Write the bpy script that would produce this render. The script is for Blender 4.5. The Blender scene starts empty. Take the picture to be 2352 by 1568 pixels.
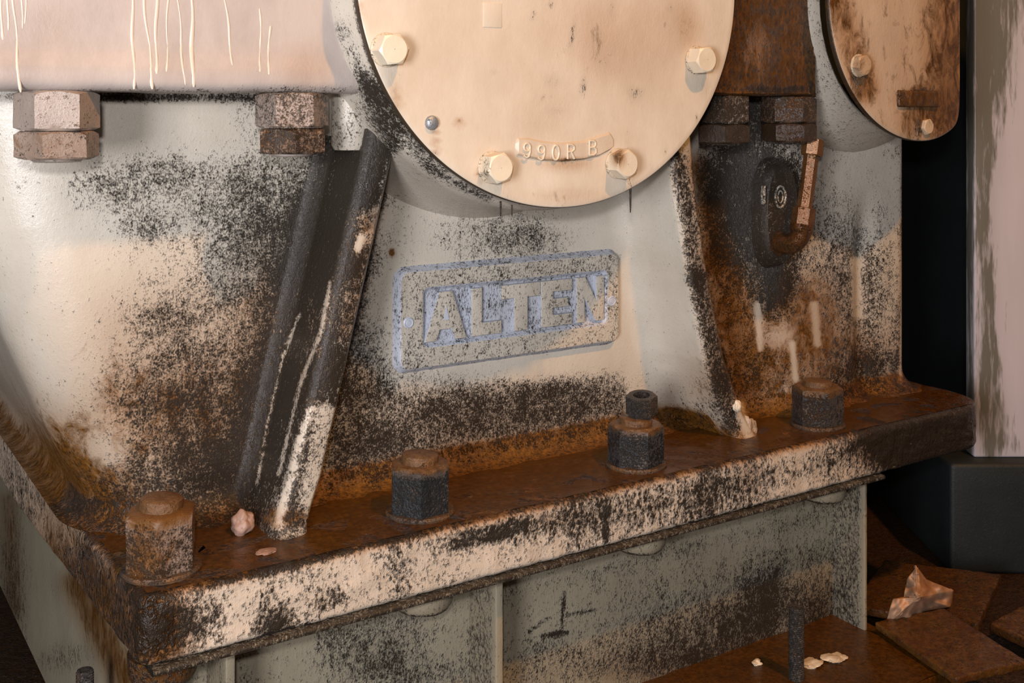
import bpy, bmesh, math, random
import numpy as np
from mathutils import Vector, Matrix
random.seed(7); np.random.seed(7)
S = bpy.context.scene
COL = S.collection

# ------------------------------------------------------------------ camera
YAW = math.radians(33.0)
F, CX, HY = 2600.0, 1176.0, 248.0
CA, SA = math.cos(YAW), math.sin(YAW)
CZ = 0.655                                     # eye height above the floor
cam = bpy.data.cameras.new('camera'); cam_o = bpy.data.objects.new('camera', cam); COL.objects.link(cam_o)
cam_o.location = (0, 0, CZ); cam_o.rotation_euler = (math.pi/2, 0, -YAW)
cam.sensor_width = 36.0; cam.lens = 36.0*F/2352.0
cam.shift_y = -(784.0-HY)/2352.0
cam.clip_start = 0.02; cam.clip_end = 50
S.camera = cam_o

# ------------------------------------------------------------------ light and exposure
S.view_settings.view_transform = 'Standard'; S.view_settings.look = 'None'
S.view_settings.gamma = 1.0; S.view_settings.use_curve_mapping = False
S.view_settings.exposure = 0.0
w = bpy.data.worlds.new('room_air'); S.world = w; w.use_nodes = True
w.node_tree.nodes['Background'].inputs[0].default_value = (0.86, 0.87, 0.95, 1)
w.node_tree.nodes['Background'].inputs[1].default_value = 0.06
def area(name, loc, target, size, power, color, size_y=None):
    l = bpy.data.lights.new(name, 'AREA'); l.energy = power; l.color = color
    l.shape = 'RECTANGLE' if size_y else 'DISK'; l.size = size
    if size_y: l.size_y = size_y
    o = bpy.data.objects.new(name, l); COL.objects.link(o); o.location = loc
    d = Vector(target)-Vector(loc); o.rotation_euler = d.to_track_quat('-Z', 'Y').to_euler()
    return o
area('inspection_lamp', (0.86, -0.95, CZ+2.37), (0.78, 1.0, CZ-0.1), 0.13, 66.0, (1.0, 0.48, 0.12))
area('camera_flash', (-0.05, -0.06, CZ+0.10), (0.55, 1.0, CZ-0.15), 0.05, 6.0, (0.97, 0.95, 0.99))
area('window_daylight', (-0.72, -0.20, CZ-0.02), (0.3, 1.0, CZ-0.05), 0.36, 27.0, (0.95, 0.94, 1.0), 0.5)

# ------------------------------------------------------------------ geometry helpers
def at(px, py, Y):
    """point of the machine-parallel plane y = Y that the photo shows at (px, py)"""
    u = (px-CX)/F
    dx, dy = CA*u+SA, CA-SA*u
    t = Y/dy
    return Vector((dx*t, Y, CZ-(py-HY)/F*t))
def to_px(v):
    xc = v[:, 0]*CA-v[:, 1]*SA; zc = np.maximum(v[:, 0]*SA+v[:, 1]*CA, 0.05)
    return CX+F*xc/zc, HY-F*(v[:, 2]-CZ)/zc
def blob(px, py, items):
    keep = np.ones_like(px)
    for it in items:
        if len(it) == 6:
            cx, cy, rx, ry, ang, s = it
            a = math.radians(ang); dx, dy = px-cx, py-cy
            q = ((dx*math.cos(a)+dy*math.sin(a))/rx)**2+((-dx*math.sin(a)+dy*math.cos(a))/ry)**2
        else:                                              # ('L', x0,y0,x1,y1,w,s)
            _, x0, y0, x1, y1, wd, s = it
            L2 = (x1-x0)**2+(y1-y0)**2
            t = np.clip(((px-x0)*(x1-x0)+(py-y0)*(y1-y0))/L2, 0, 1)
            q = ((px-x0-t*(x1-x0))**2+(py-y0-t*(y1-y0))**2)/wd**2
        keep *= 1-s*np.exp(-q**1.4)
    return 1-keep
def set_dirt(me, world, G=0.1, R=0.0, g=(), r=(), fn=None, c=()):
    px, py = to_px(world)
    gv = np.full(len(world), float(G)); rv = np.full(len(world), float(R))
    if g: gv = 1-(1-gv)*(1-blob(px, py, g))
    if r: rv = 1-(1-rv)*(1-blob(px, py, r))
    if fn: gv, rv = fn(world, px, py, gv, rv)
    if c:
        k = 1-blob(px, py, c); gv = gv*k; rv = rv*k
    for nm, v in (('grime', gv), ('oil', rv)):
        a = me.attributes.new(nm, 'FLOAT', 'POINT'); a.data.foreach_set('value', np.clip(v, 0, 1.2).astype(np.float32))

class M:
    """collects verts and faces; build() links them as ONE object"""
    def __init__(s): s.v = []; s.f = []; s.m = []
    def add(s, vs, fs, mi=0):
        b = len(s.v); s.v += [tuple(p) for p in vs]; s.f += [tuple(i+b for i in f) for f in fs]; s.m += [mi]*len(fs)
        return s
    def grid(s, P, close_u=False, flip=False, mi=0):
        nu, nv = len(P), len(P[0]); vs = [p for row in P for p in row]; fs = []
        for i in range(nu if close_u else nu-1):
            i2 = (i+1) % nu
            for j in range(nv-1):
                q = (i*nv+j, i2*nv+j, i2*nv+j+1, i*nv+j+1)
                fs.append(q[::-1] if flip else q)
        return s.add(vs, fs, mi)
    def box(s, lo, hi, bev=0.0, cuts=0, mat=None):
        bm = bmesh.new(); bmesh.ops.create_cube(bm, size=1)
        for v in bm.verts:
            v.co = Vector([lo[k]+(v.co[k]+.5)*(hi[k]-lo[k]) for k in range(3)])
        if bev: bmesh.ops.bevel(bm, geom=bm.edges[:], offset=bev, segments=3, profile=.5, affect='EDGES')
        if cuts:
            for ax in range(3):
                n = int((hi[ax]-lo[ax])/cuts)
                for k in range(1, n+1):
                    c = lo[ax]+(hi[ax]-lo[ax])*k/(n+1); co = Vector((0, 0, 0)); co[ax] = c; no = Vector((0, 0, 0)); no[ax] = 1
                    bmesh.ops.bisect_plane(bm, geom=bm.verts[:]+bm.edges[:]+bm.faces[:], plane_co=co, plane_no=no)
        return s.bm(bm, mat)
    def bm(s, bm, mat=None, mi=0):
        bm.verts.index_update()
        s.add([(mat @ v.co) if mat else v.co.copy() for v in bm.verts], [[v.index for v in f.verts] for f in bm.faces], mi); bm.free(); return s
    def lathe(s, prof, mat, n=48, cap=True, mi=0):
        """profile [(r,h)] about local z, placed by mat"""
        P = [[mat @ Vector((r*math.cos(2*math.pi*i/n), r*math.sin(2*math.pi*i/n), h)) for r, h in prof] for i in range(n)]
        b = len(s.v); s.grid(P, True, mi=mi)
        if cap:
            k = len(prof)
            s.f.append(tuple(b+i*k for i in range(n))[::-1]); s.m.append(mi)
            s.f.append(tuple(b+i*k+k-1 for i in range(n))); s.m.append(mi)
        return s
    def tube(s, pts, rad, n=12):
        pts = [Vector(p) for p in pts]; rows = []
        up = None
        for i, p in enumerate(pts):
            d = (pts[min(i+1, len(pts)-1)]-pts[max(i-1, 0)]).normalized()
            if up is None: up = d.orthogonal().normalized()
            a = (up-d*up.dot(d)).normalized(); up = a; b = d.cross(a)
            r = rad[i] if isinstance(rad, (list, tuple)) else rad
            rows.append([p+(a*math.cos(2*math.pi*k/n)+b*math.sin(2*math.pi*k/n))*r for k in range(n)]+[None])
            rows[-1][-1] = rows[-1][0]
        bI = len(s.v); s.grid(rows)
        s.f.append(tuple(bI+k for k in range(n))); s.m.append(0)
        e = bI+(len(rows)-1)*(n+1); s.f.append(tuple(e+k for k in range(n))[::-1]); s.m.append(0)
        return s
    def build(s, name, mats, parent=None, smooth=True, angle=40, dirt=None, jit=0.0, **tags):
        V = np.array(s.v, dtype=float)
        if jit:
            from mathutils import noise
            for i in range(len(V)):
                p = Vector(V[i]); V[i] += np.array(noise.noise_vector(p*90))*jit+np.array(noise.noise_vector(p*300))*jit*.4
        base = np.array(parent.matrix_world.translation if parent else (0, 0, 0))
        if parent and parent.get('_w'): base = np.array(parent['_w'])
        me = bpy.data.meshes.new(name)
        me.from_pydata([tuple(p) for p in (V-base)], [], s.f)
        for m in (mats if isinstance(mats, (list, tuple)) else [mats]): me.materials.append(m)
        me.polygons.foreach_set('material_index', s.m)
        dd = dict(dirt or {}); set_dirt(me, V, **dd)
        bm = bmesh.new(); bm.from_mesh(me); bmesh.ops.remove_doubles(bm, verts=bm.verts, dist=1e-6)
        bmesh.ops.recalc_face_normals(bm, faces=bm.faces); bm.to_mesh(me); bm.free()
        if smooth:
            me.polygons.foreach_set('use_smooth', [True]*len(me.polygons))
            me.set_sharp_from_angle(angle=math.radians(angle))
        o = bpy.data.objects.new(name, me); COL.objects.link(o)
        if parent: o.parent = parent
        for k, v in tags.items(): o[k] = v
        return o
POS = {}
def thing(name, label, cat, loc, group=None):
    o = bpy.data.objects.new(name, None); COL.objects.link(o); o.location = loc; o.empty_display_size = .02
    o['label'] = label; o['category'] = cat
    if group: o['group'] = group
    bpy.context.view_layer.update()
    return o
def tag(o, label, cat, group=None):
    o['label'] = label; o['category'] = cat
    if group: o['group'] = group
    return o

# ------------------------------------------------------------------ materials
def grimy(name, paint, paint2=None, grime=(0.026, 0.020, 0.014), oil=(0.042, 0.017, 0.0035), oil_light=(0.125, 0.052, 0.011),
          scale=1.0, bump=1.0, rough=0.42, crust=1.0, metal=0.0, streak=0.55, oil_rough=0.22):
    """old paint under black speckled grime (attribute grime) and a brown oil film (attribute oil); both also carry some painted shade"""
    m = bpy.data.materials.new(name); m.use_nodes = True; nt = m.node_tree; N = nt.nodes; L = nt.links
    bs = N['Principled BSDF']
    def nd(t, **k):
        n = N.new(t)
        for a, b in k.items(): setattr(n, a, b)
        return n
    def mth(op, a, b=None, c=None, clamp=False):
        n = nd('ShaderNodeMath', operation=op); n.use_clamp = clamp
        for i, x in enumerate((a, b, c)):
            if x is None: continue
            if isinstance(x, (int, float)): n.inputs[i].default_value = x
            else: L.new(x, n.inputs[i])
        return n.outputs[0]
    def mix(f, a, b):
        n = nd('ShaderNodeMix', data_type='RGBA')
        if isinstance(f, (int, float)): n.inputs[0].default_value = f
        else: L.new(f, n.inputs[0])
        for i, x in ((6, a), (7, b)):
            if isinstance(x, tuple): n.inputs[i].default_value = (*x, 1)
            else: L.new(x, n.inputs[i])
        return n.outputs[2]
    geo = nd('ShaderNodeNewGeometry'); mp = nd('ShaderNodeMapping'); L.new(geo.outputs['Position'], mp.inputs[0])
    mp.inputs['Scale'].default_value = (1, 1, streak)
    def noise(sc, det=4, rough_=.6, src=None, dist=0.0):
        n = nd('ShaderNodeTexNoise'); n.inputs['Scale'].default_value = sc; n.inputs['Detail'].default_value = det
        n.inputs['Roughness'].default_value = rough_; n.inputs['Distortion'].default_value = dist
        L.new(src or mp.outputs[0], n.inputs['Vector']); return n.outputs[0]
    ag = nd('ShaderNodeAttribute', attribute_name='grime').outputs['Fac']
    ao = nd('ShaderNodeAttribute', attribute_name='oil').outputs['Fac']
    nb = noise(55*scale, 4, .6)               # patches
    nm = noise(240*scale, 5, .70)             # blotches
    nf = noise(620*scale, 3, .65)             # specks
    n1 = mth('ADD', mth('MULTIPLY', nb, .20), mth('ADD', mth('MULTIPLY', nm, .40), mth('MULTIPLY', nf, .40)))
    n1 = mth('MULTIPLY_ADD', n1, 3.4, -1.20)                        # spread around 0.5
    thr = mth('SUBTRACT', mth('ADD', n1, mth('MULTIPLY', ag, .93)), 1.0)
    gm = mth('MULTIPLY', thr, 3.2, clamp=True)
    nm2 = mth('MULTIPLY_ADD', noise(60*scale, 6, .7, dist=.6), 2.6, -.8)
    om = mth('SUBTRACT', mth('ADD', nm2, mth('MULTIPLY', ao, 1.35)), 1.12)
    om = mth('MULTIPLY', om, 1.7, clamp=True)
    p2 = paint2 or tuple(c*.82 for c in paint)
    tone = mth('MULTIPLY_ADD', noise(14, 6, .65), 3.0, -1.0, clamp=True)
    haze = mth('MULTIPLY', ag, .30)                                   # thin dirty film between the specks
    col = mix(tone, paint, p2)
    film = mth('MULTIPLY', ao, 1.15, clamp=True)
    fm = nd('ShaderNodeMix', data_type='RGBA', blend_type='MULTIPLY'); L.new(film, fm.inputs[0]); L.new(col, fm.inputs[6]); fm.inputs[7].default_value = (.50, .27, .11, 1); col = fm.outputs[2]
    col = mix(haze, col, tuple(c*.30 for c in p2))
    ocol = mix(mth('MULTIPLY_ADD', noise(220*scale, 4, .7), 2.8, -.95, clamp=True), oil, oil_light)
    col = mix(om, col, ocol)
    gcol = mix(mth('MULTIPLY', ao, .55, clamp=True), grime, tuple(c*.30+.004 for c in oil))
    col = mix(gm, col, gcol)
    L.new(col, bs.inputs['Base Color'])
    r = mth('ADD', mth('MULTIPLY', gm, -.12), rough)
    r = mth('ADD', r, mth('MULTIPLY', om, oil_rough-rough))
    r = mth('ADD', r, mth('MULTIPLY_ADD', nf, .3, -.15))
    r = mth('MAXIMUM', r, .08)
    L.new(r, bs.inputs['Roughness'])
    bs.inputs['Metallic'].default_value = metal
    bs.inputs['Specular IOR Level'].default_value = .42
    h = mth('ADD', mth('MULTIPLY', gm, .45*crust), mth('ADD', mth('MULTIPLY', nm, .55), mth('MULTIPLY', nf, .22)))
    wt = mth('ADD', mth('MULTIPLY', mth('MAXIMUM', ag, ao), .85, clamp=True), .12)
    bp = nd('ShaderNodeBump'); bp.inputs['Distance'].default_value = 0.0022*bump
    L.new(wt, bp.inputs['Strength']); L.new(h, bp.inputs['Height']); L.new(bp.outputs[0], bs.inputs['Normal'])
    return m
CREAM = (0.66, 0.585, 0.47)
MT = {}
MT['cover'] = grimy('cream_cover_paint', (0.66, 0.575, 0.455), (0.55, 0.455, 0.34), rough=.38)
MT['upper'] = grimy('cream_casing_paint', (0.46, 0.395, 0.345), (0.34, 0.285, 0.25), rough=.36, streak=.5)
MT['casing'] = grimy('grey_cream_casing_paint', (0.57, 0.515, 0.425), (0.49, 0.435, 0.35), rough=.27, streak=.85, oil_light=(0.20, 0.078, 0.010))
MT['flange'] = grimy('crusted_flange_paint', (0.60, 0.50, 0.39), (0.50, 0.41, 0.31), rough=.4, scale=.65, bump=2.2, crust=1.6, streak=.75)
MT['flange_top'] = grimy('oil_pooled_steel', (0.25, 0.15, 0.06), oil=(0.034, 0.012, 0.0015), oil_light=(0.095, 0.036, 0.004), rough=.2, oil_rough=.08, scale=.8, bump=.45, streak=1)
MT['frame'] = grimy('grey_green_frame_paint', (0.30, 0.265, 0.185), (0.25, 0.215, 0.15), rough=.36, streak=.65)
MT['nut'] = grimy('black_oiled_nut', (0.10, 0.09, 0.08), oil=(0.09, 0.042, 0.014), oil_light=(0.17, 0.085, 0.035), rough=.4, bump=1.4, streak=1, grime=(.010, .012, .013))
MT['paintnut'] = grimy('painted_nut', (0.44, 0.38, 0.33), (0.30, 0.25, 0.21), rough=.3, streak=1, oil=(0.12, 0.05, 0.012))
MT['bolt'] = grimy('cream_bolt_paint', (0.74, 0.66, 0.50), (0.62, 0.52, 0.38), rough=.3, streak=1)
MT['blue'] = grimy('blue_grey_thick_paint', (0.46, 0.49, 0.56), (0.44, 0.45, 0.48), rough=.3)
MT['brass'] = grimy('oily_brass', (0.25, 0.125, 0.04), (0.16, 0.075, 0.025), rough=.28, metal=.35, streak=1)
MT['steel'] = grimy('bare_screw_steel', (0.34, 0.36, 0.38), rough=.35, metal=.5, streak=1)
MT['edge'] = grimy('dark_gasket_edge', (0.05, 0.035, 0.02), oil=(0.08, .035, .01), rough=.4, streak=1)
MT['panel'] = grimy('worn_lilac_paint', (0.52, 0.475, 0.49), (0.46, 0.42, 0.43), rough=.5, streak=.14, grime=(.135, .125, .10), scale=.16, bump=.6, crust=.4)
MT['dark'] = grimy('near_black_steel', (0.012, 0.017, 0.018), (0.008, 0.011, 0.012), rough=.6, streak=1)  # near black: the dark behind the engine is put into the colour
MT['floor'] = grimy('oily_floor', (0.05, 0.03, 0.018), oil=(0.018, 0.009, 0.004), oil_light=(0.06, 0.027, 0.01), rough=.4, streak=1, scale=.5, bump=2)
MT['rust'] = grimy('rusty_scrap', (0.14, 0.065, 0.03), (0.09, 0.04, 0.02), rough=.6, streak=1, scale=.6)
MT['rag'] = grimy('cream_rag', (0.56, 0.34, 0.20), (0.38, 0.21, 0.12), rough=.8, streak=1, scale=.6)
MT['run'] = grimy('cream_paint_run', (0.62, 0.53, 0.42), rough=.35)
MT['stone'] = grimy('pinkish_stone', (0.42, 0.28, 0.22), rough=.5, streak=1)

def zr(z): return CZ+z        # height relative to the eye

# ================================================================== SETTING
m = M(); m.add([(-3, -2.5, 0), (5, -2.5, 0), (5, 4, 0), (-3, 4, 0)], [(0, 1, 2, 3)])
m.build('floor', MT['floor'], smooth=False, dirt=dict(G=.5, R=.8), kind='structure')
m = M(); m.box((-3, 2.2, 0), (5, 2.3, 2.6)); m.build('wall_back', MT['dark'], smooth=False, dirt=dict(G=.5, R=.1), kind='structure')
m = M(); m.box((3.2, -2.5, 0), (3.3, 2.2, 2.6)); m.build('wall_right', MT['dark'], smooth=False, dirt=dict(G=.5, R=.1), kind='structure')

# ================================================================== ENGINE BASE CASING
YW, ZT, ZB = 1.0, -0.3665, -0.420            # wall plane, flange top, flange bottom
YF, YU = 0.860, 0.895                        # flange front, upper casing front
DC = (0.6177, 0.1228)                        # cover centre (X, z rel)
base = thing('engine_base_casing', 'grey cream cast engine base with sloping ribs and a wide oily foot flange', 'engine casing', (0.7, 1.2, zr(ZB)))
def lerp(a, b, t): return a+(b-a)*t
def interp(x, xs, ys): return float(np.interp(x, xs, ys))
def rib_l(z): return interp(z, [-.3665, -.32, -.046, .05], [.352, .369, .437, .462])
def rib_r(z): return interp(z, [-.3665, -.34, -.276, -.19, -.09, .05], [.892, .876, .848, .826, .806, .79])
def x_left(z): return interp(z, [-.3665, -.33, -.28, -.2, -.1, .05], [.238, .222, .198, .165, .130, .10])
def wall_y(x, z):
    """front wall before ribs"""
    t = min(max((x-.94)/.10, 0), 1); t = t*t*(3-2*t)
    y = YW-.035*t
    # broad fold beside the end of the casting
    y += .012*math.exp(-((x-1.165)/.018)**2)*min(1, max(0, (-z-.10)/.08))
    return y
zs = sorted(set([ZT+.030*(1-math.cos(a*math.pi/2/8)) for a in range(9)]+list(np.linspace(ZT+.03, .03, 150))))
rows = []
XR, RR = 1.247, .018
for z in zs:
    row = []
    xl = x_left(z); r = .075
    h = z-ZT
    fil = (.028-math.sqrt(max(0, .028**2-(.028-h)**2))) if h < .028 else 0.0
    # left side wall
    for k in range(26):
        y = lerp(1.72, YW+r, k/26)
        f2 = fil
        row.append(Vector((xl-f2, y, zr(z))))
    for k in range(22):
        a = math.pi/2*k/21
        row.append(Vector((xl+r-(r+fil)*math.cos(a), YW+r-(r+fil)*math.sin(a), zr(z))))
    # front, knots
    a0, a1, b0, b1 = rib_l(z), rib_l(z)+.033, rib_r(z), rib_r(z)+.034
    def seg(x0, x1, n, fn, first=False):
        for k in range(0 if first else 1, n+1):
            x = lerp(x0, x1, k/n); row.append(Vector((x, wall_y(x, z)-max(fn(k/n), fil if fn(k/n) < .05 else fn(k/n)+fil*.3), zr(z))))
    D = .080
    seg(xl+r, a0-.014, 70, lambda t: 0.0)
    seg(a0-.014, a0, 8, lambda t: .016*(1-math.cos(t*math.pi/2)) if t < 1 else .016)
    seg(a0, a0+.0015, 22, lambda t: .016+(D-.016-.006)*t)
    seg(a0+.0015, a0+.0085, 6, lambda t: D-.006+.006*math.sin(t*math.pi/2))
    seg(a0+.0085, a1-.006, 8, lambda t: D+.001*math.sin(t*math.pi))
    seg(a1-.006, a1, 5, lambda t: D-.006+.006*math.cos(t*math.pi/2))
    seg(a1, a1+.0015, 8, lambda t: (D-.006)*(1-t)+.008*t)
    seg(a1+.0015, a1+.010, 4, lambda t: .008*(1-t)**2)
    seg(a1+.010, b0-.036, 110, lambda t: 0.0)
    seg(b0-.036, b0-.004, 16, lambda t: .040*(1-math.sqrt(max(0, 1-t**2))))
    seg(b0-.004, b0, 8, lambda t: .040+(D-.046)*t)
    seg(b0, b0+.008, 6, lambda t: D-.006+.006*math.sin(t*math.pi/2))
    seg(b0+.008, b1-.010, 6, lambda t: D)
    seg(b1-.010, b1, 5, lambda t: D-.008+.008*math.cos(t*math.pi/2))
    seg(b1, b1+.006, 8, lambda t: (D-.008)*(1-t)+.02*t)
    seg(b1+.006, b1+.035, 8, lambda t: .02*(1-t)**2)
    seg(b1+.035, XR-RR, 100, lambda t: 0.0)
    ye = wall_y(XR-RR, z)
    for k in range(1, 12):
        a = math.pi/2*k/11
        row.append(Vector((XR-RR+(RR+fil)*math.sin(a), ye+RR-(RR+fil)*math.cos(a), zr(z))))
    for k in range(1, 9):
        row.append(Vector((XR+fil, lerp(ye+RR, 1.72, k/8), zr(z))))
    rows.append(row)
gW = [('L', 830, 300, 720, 560, 120, .45), ('L', 700, 600, 610, 1000, 90, .35), (300, 222, 320, 10, 0, .6), (700, 225, 150, 12, 0, .6), (330, 400, 190, 50, 0, .30), (440, 470, 230, 130, 0, .33), (330, 520, 70, 50, 0, .3), (230, 440, 90, 40, 0, .25),  # rib streaks hold grime and painted shadow; flat lip blobs paint contact shade
      (370, 740, 90, 40, 0, .30), (600, 480, 110, 220, 15, .42), (500, 700, 160, 150, 0, .22), (400, 860, 200, 90, 0, .30),
      (470, 960, 260, 130, 0, .55), (430, 720, 230, 120, 0, .25), (400, 1090, 190, 70, 0, .55), (560, 1090, 120, 110, 0, .55), (620, 830, 70, 250, 12, .35),
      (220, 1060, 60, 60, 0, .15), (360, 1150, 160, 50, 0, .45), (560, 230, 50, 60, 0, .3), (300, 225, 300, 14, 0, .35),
      ('L', 830, 300, 745, 520, 75, 1.0), ('L', 745, 520, 700, 640, 60, .9), ('L', 700, 640, 640, 900, 58, .82), ('L', 640, 900, 590, 1130, 55, .70),  # black left of the rib: grime together with its shadow, painted in
      ('L', 880, 300, 845, 450, 35, .75), ('L', 820, 600, 760, 850, 55, .66), ('L', 750, 850, 690, 1180, 60, .60),
      (1130, 540, 160, 70, 0, .42), (1230, 560, 90, 60, 0, .3), (900, 520, 60, 120, 0, .16), (860, 800, 60, 100, 0, .30), (950, 900, 220, 60, 0, .38),
      (1120, 965, 420, 75, -6, .66), (1250, 890, 250, 30, -5, .3), (840, 900, 60, 120, 0, .35), (1350, 925, 150, 60, 0, .30), (850, 1050, 140, 60, 0, .55), (1480, 700, 18, 300, -8, .10),
      ('L', 1558, 360, 1600, 640, 22, .58), ('L', 1600, 640, 1680, 980, 26, .66), (1600, 950, 60, 50, 0, .3),
      (1690, 430, 95, 190, 0, .92), (1790, 450, 75, 110, 0, 1.0), (1790, 620, 55, 120, 0, .75), (1700, 250, 120, 60, 0, .8),
      (1910, 560, 60, 110, 0, .30), (1960, 700, 70, 200, 0, .42), (2030, 650, 50, 220, 0, .32), ('L', 2095, 380, 2090, 560, 22, 1.0),
      (1990, 860, 120, 60, 0, .62), (2080, 800, 30, 150, 0, .6), (1760, 860, 120, 70, 0, .4), (1720, 600, 100, 200, 0, .45), (1850, 250, 120, 120, 0, .4), (1900, 600, 120, 200, 0, .2), (1970, 250, 60, 40, 0, .4), (2060, 350, 40, 20, 0, .3)]
rW = [('L', 1605, 380, 1650, 600, 34, .75), ('L', 1650, 600, 1730, 900, 60, .62), (1840, 700, 120, 90, 0, .72), (1880, 820, 190, 90, 0, .72),
      (1690, 880, 110, 80, 0, .55), ('L', 2092, 520, 2085, 890, 22, 1.0), (1690, 700, 60, 130, 0, .62),
      (210, 1150, 170, 110, 35, .9), (90, 1080, 130, 150, 30, .65), (30, 950, 60, 120, 0, .2), (360, 800, 260, 160, 0, .34), (400, 1020, 280, 150, 0, .50), (600, 700, 90, 200, 10, .35), (1150, 980, 400, 80, -6, .35), (470, 930, 220, 120, 0, .30),
      ('L', 860, 450, 800, 760, 30, .55), ('L', 760, 560, 700, 900, 40, .45), (620, 1190, 120, 30, 0, .8), (270, 920, 40, 90, 0, .2),
      (900, 580, 8, 10, 0, 1.0)]
def casing_fn(wv, px, py, g, r):
    h = wv[:, 2]-zr(ZT)
    f = np.clip(1-(h-.004)/.026, 0, 1)*np.where(wv[:, 1] < .945, .35, 1.0)
    r = np.maximum(r, np.clip(f*2.2, 0, 1.2)*(wv[:, 0] > .40)+f*.8*(wv[:, 0] <= .40)); g = np.where((f > .3) & (wv[:, 0] > .40), np.minimum(g, .42), g); g = np.where((f > .3) & (wv[:, 0] <= .40), np.maximum(g, .62), g)
    clean = ((px > 1440) & (px < 1600) & (wv[:, 1] > .93) & (py < 960))
    g = np.where(clean, g*.55, g)
    side = wv[:, 1] > 1.10
    g = np.where(side & (wv[:, 0] < .4), g*.3, g)
    return g*.94+.20, r
m = M(); m.grid(rows, flip=True)
cW = [('L', 688, 720, 640, 850, 4, .5), ('L', 640, 850, 590, 1110, 4, .45), ('L', 757, 650, 738, 760, 5, .5), ('L', 738, 760, 690, 880, 5, .45), ('L', 690, 880, 640, 1090, 5, .45), ('L', 712, 940, 690, 1010, 9, .52), ('L', 690, 1010, 640, 1190, 11, .50),
      ('L', 740, 950, 715, 1150, 28, .35), ('L', 830, 545, 822, 570, 9, .8), (240, 1040, 60, 50, 45, .4), ('L', 1700, 930, 1720, 1000, 12, .6), ('L', 1740, 700, 1745, 800, 8, .6), ('L', 1820, 790, 1828, 870, 7, .8), ('L', 1870, 700, 1878, 790, 9, .6), ('L', 1965, 600, 1970, 720, 12, .5), ('L', 2078, 480, 2068, 880, 4, .5), (1800, 770, 40, 30, 0, .4)]
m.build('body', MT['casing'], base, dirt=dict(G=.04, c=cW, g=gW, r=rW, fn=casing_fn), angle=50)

# foot flange: top sheet + swept edge in one mesh
XF0, XF1 = .228, 1.262
outline = [Vector((.205, 1.72)), Vector((.2135, 1.25)), Vector((XF0-.001, .872))]
for k in range(1, 6):
    a = math.pi/2*k/6; outline.append(Vector((XF0+.010-.010*math.cos(a), .870-.010*math.sin(a))))
outline += [Vector((lerp(XF0+.012, 1.225, k/220), YF)) for k in range(221)]
for k in range(1, 8):
    a = math.pi/2*k/8; outline.append(Vector((1.225+.055*math.sin(a), YF+.055-.055*math.cos(a))))
outline += [Vector((1.280, lerp(.92, 1.72, k/20))) for k in range(21)]
# densify the left run
dense = []
for i in range(len(outline)-1):
    a, b = outline[i], outline[i+1]; n = max(1, int((b-a).length/.012))
    dense += [a.lerp(b, k/n) for k in range(n)]
dense.append(outline[-1])
rowsF = []
HH = ZT-ZB
from mathutils import noise as mnoise
prof = [(.07, ZT), (.03, ZT), (.0075, ZT)]+[(.0075-.0075*math.sin(a), ZT-.0075*(1-math.cos(a))) for a in [math.pi/2*k/5 for k in range(1, 6)]]
prof += [(0.0, lerp(ZT-.0075, ZB+.004, k/16)) for k in range(1, 17)]+[(.002, ZB+.001), (.005, ZB), (.10, ZB)]
for i, p in enumerate(dense):
    d = (dense[min(i+1, len(dense)-1)]-dense[max(i-1, 0)]).normalized(); nrm = Vector((-d.y, d.x))   # inward
    row = []
    for (o_, z_) in prof:
        q = p+nrm*o_ if o_ <= .031 else Vector((min(max(p.x, .30), 1.2), min(max(p.y+o_, .9+o_*.2), 1.7)))
        e = 0.0
        if o_ < .03: e = (mnoise.noise(Vector((q.x*60, q.y*60, z_*60)))*.0016+mnoise.noise(Vector((q.x*170, q.y*170, z_*170)))*.0008)
        row.append(Vector((q.x-nrm.x*e, q.y-nrm.y*e, zr(z_)+(e*.5 if z_ > ZT-.006 else 0))))
    rowsF.append(row)
gF = [(350, 1420, 80, 120, 0, .22), (150, 1250, 140, 240, -40, .12), (430, 1440, 90, 60, -14, .35), (640, 1440, 60, 40, -14, .30), (760, 1380, 60, 25, -14, .25), (1130, 1225, 90, 22, -14, .6), (700, 1290, 300, 10, -14, .45),
      (1270, 1200, 110, 40, -14, .25), (1560, 1150, 190, 60, -14, .30), (1200, 1330, 900, 14, -14.5, .5), (2100, 1010, 150, 80, 0, .8), (2230, 980, 50, 80, 0, .8),
      (1850, 1070, 70, 30, -14, .2), (1392, 1200, 8, 60, 0, .6)]
rF = [(2110, 1010, 170, 90, 0, 1.0), (350, 1430, 90, 130, 0, .85), (230, 1380, 110, 220, -40, .95), (80, 1150, 90, 160, -35, .3), (1720, 1090, 30, 50, 0, .3),
      (1270, 1190, 70, 20, 0, .25)]
def flange_fn(wv, px, py, g, r):
    h = wv[:, 2]-zr(ZT)
    top = np.clip(1+h/.008, 0, 1)
    r = np.maximum(r, top*1.0)
    g = g+.12*np.sin(px*.013)*np.sin(px*.031+1)+.50
    return g, r
fo = M(); fo.grid(rowsF)
fo.build('flange_edge', MT['flange'], base, dirt=dict(G=.0, g=gF, r=rF, fn=flange_fn), angle=60, label='thick flange front edge with flaking cream paint')
top = M(); P = []
for j in range(60):
    y = lerp(YF+.0068, 1.06, j/59)
    xr_ = 1.272 if y > .92 else 1.225+.046*math.sqrt(max(0, 1-((.915-y)/.055)**2))
    xl_ = .228-(y-.86)*.038+.0070
    P.append([Vector((lerp(xl_, xr_, i/300), y, zr(ZT)+mnoise.noise(Vector((lerp(xl_, xr_, i/300)*45, y*45, 3)))*.0010+.0002)) for i in range(301)])
top.grid(P, flip=True)
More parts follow.
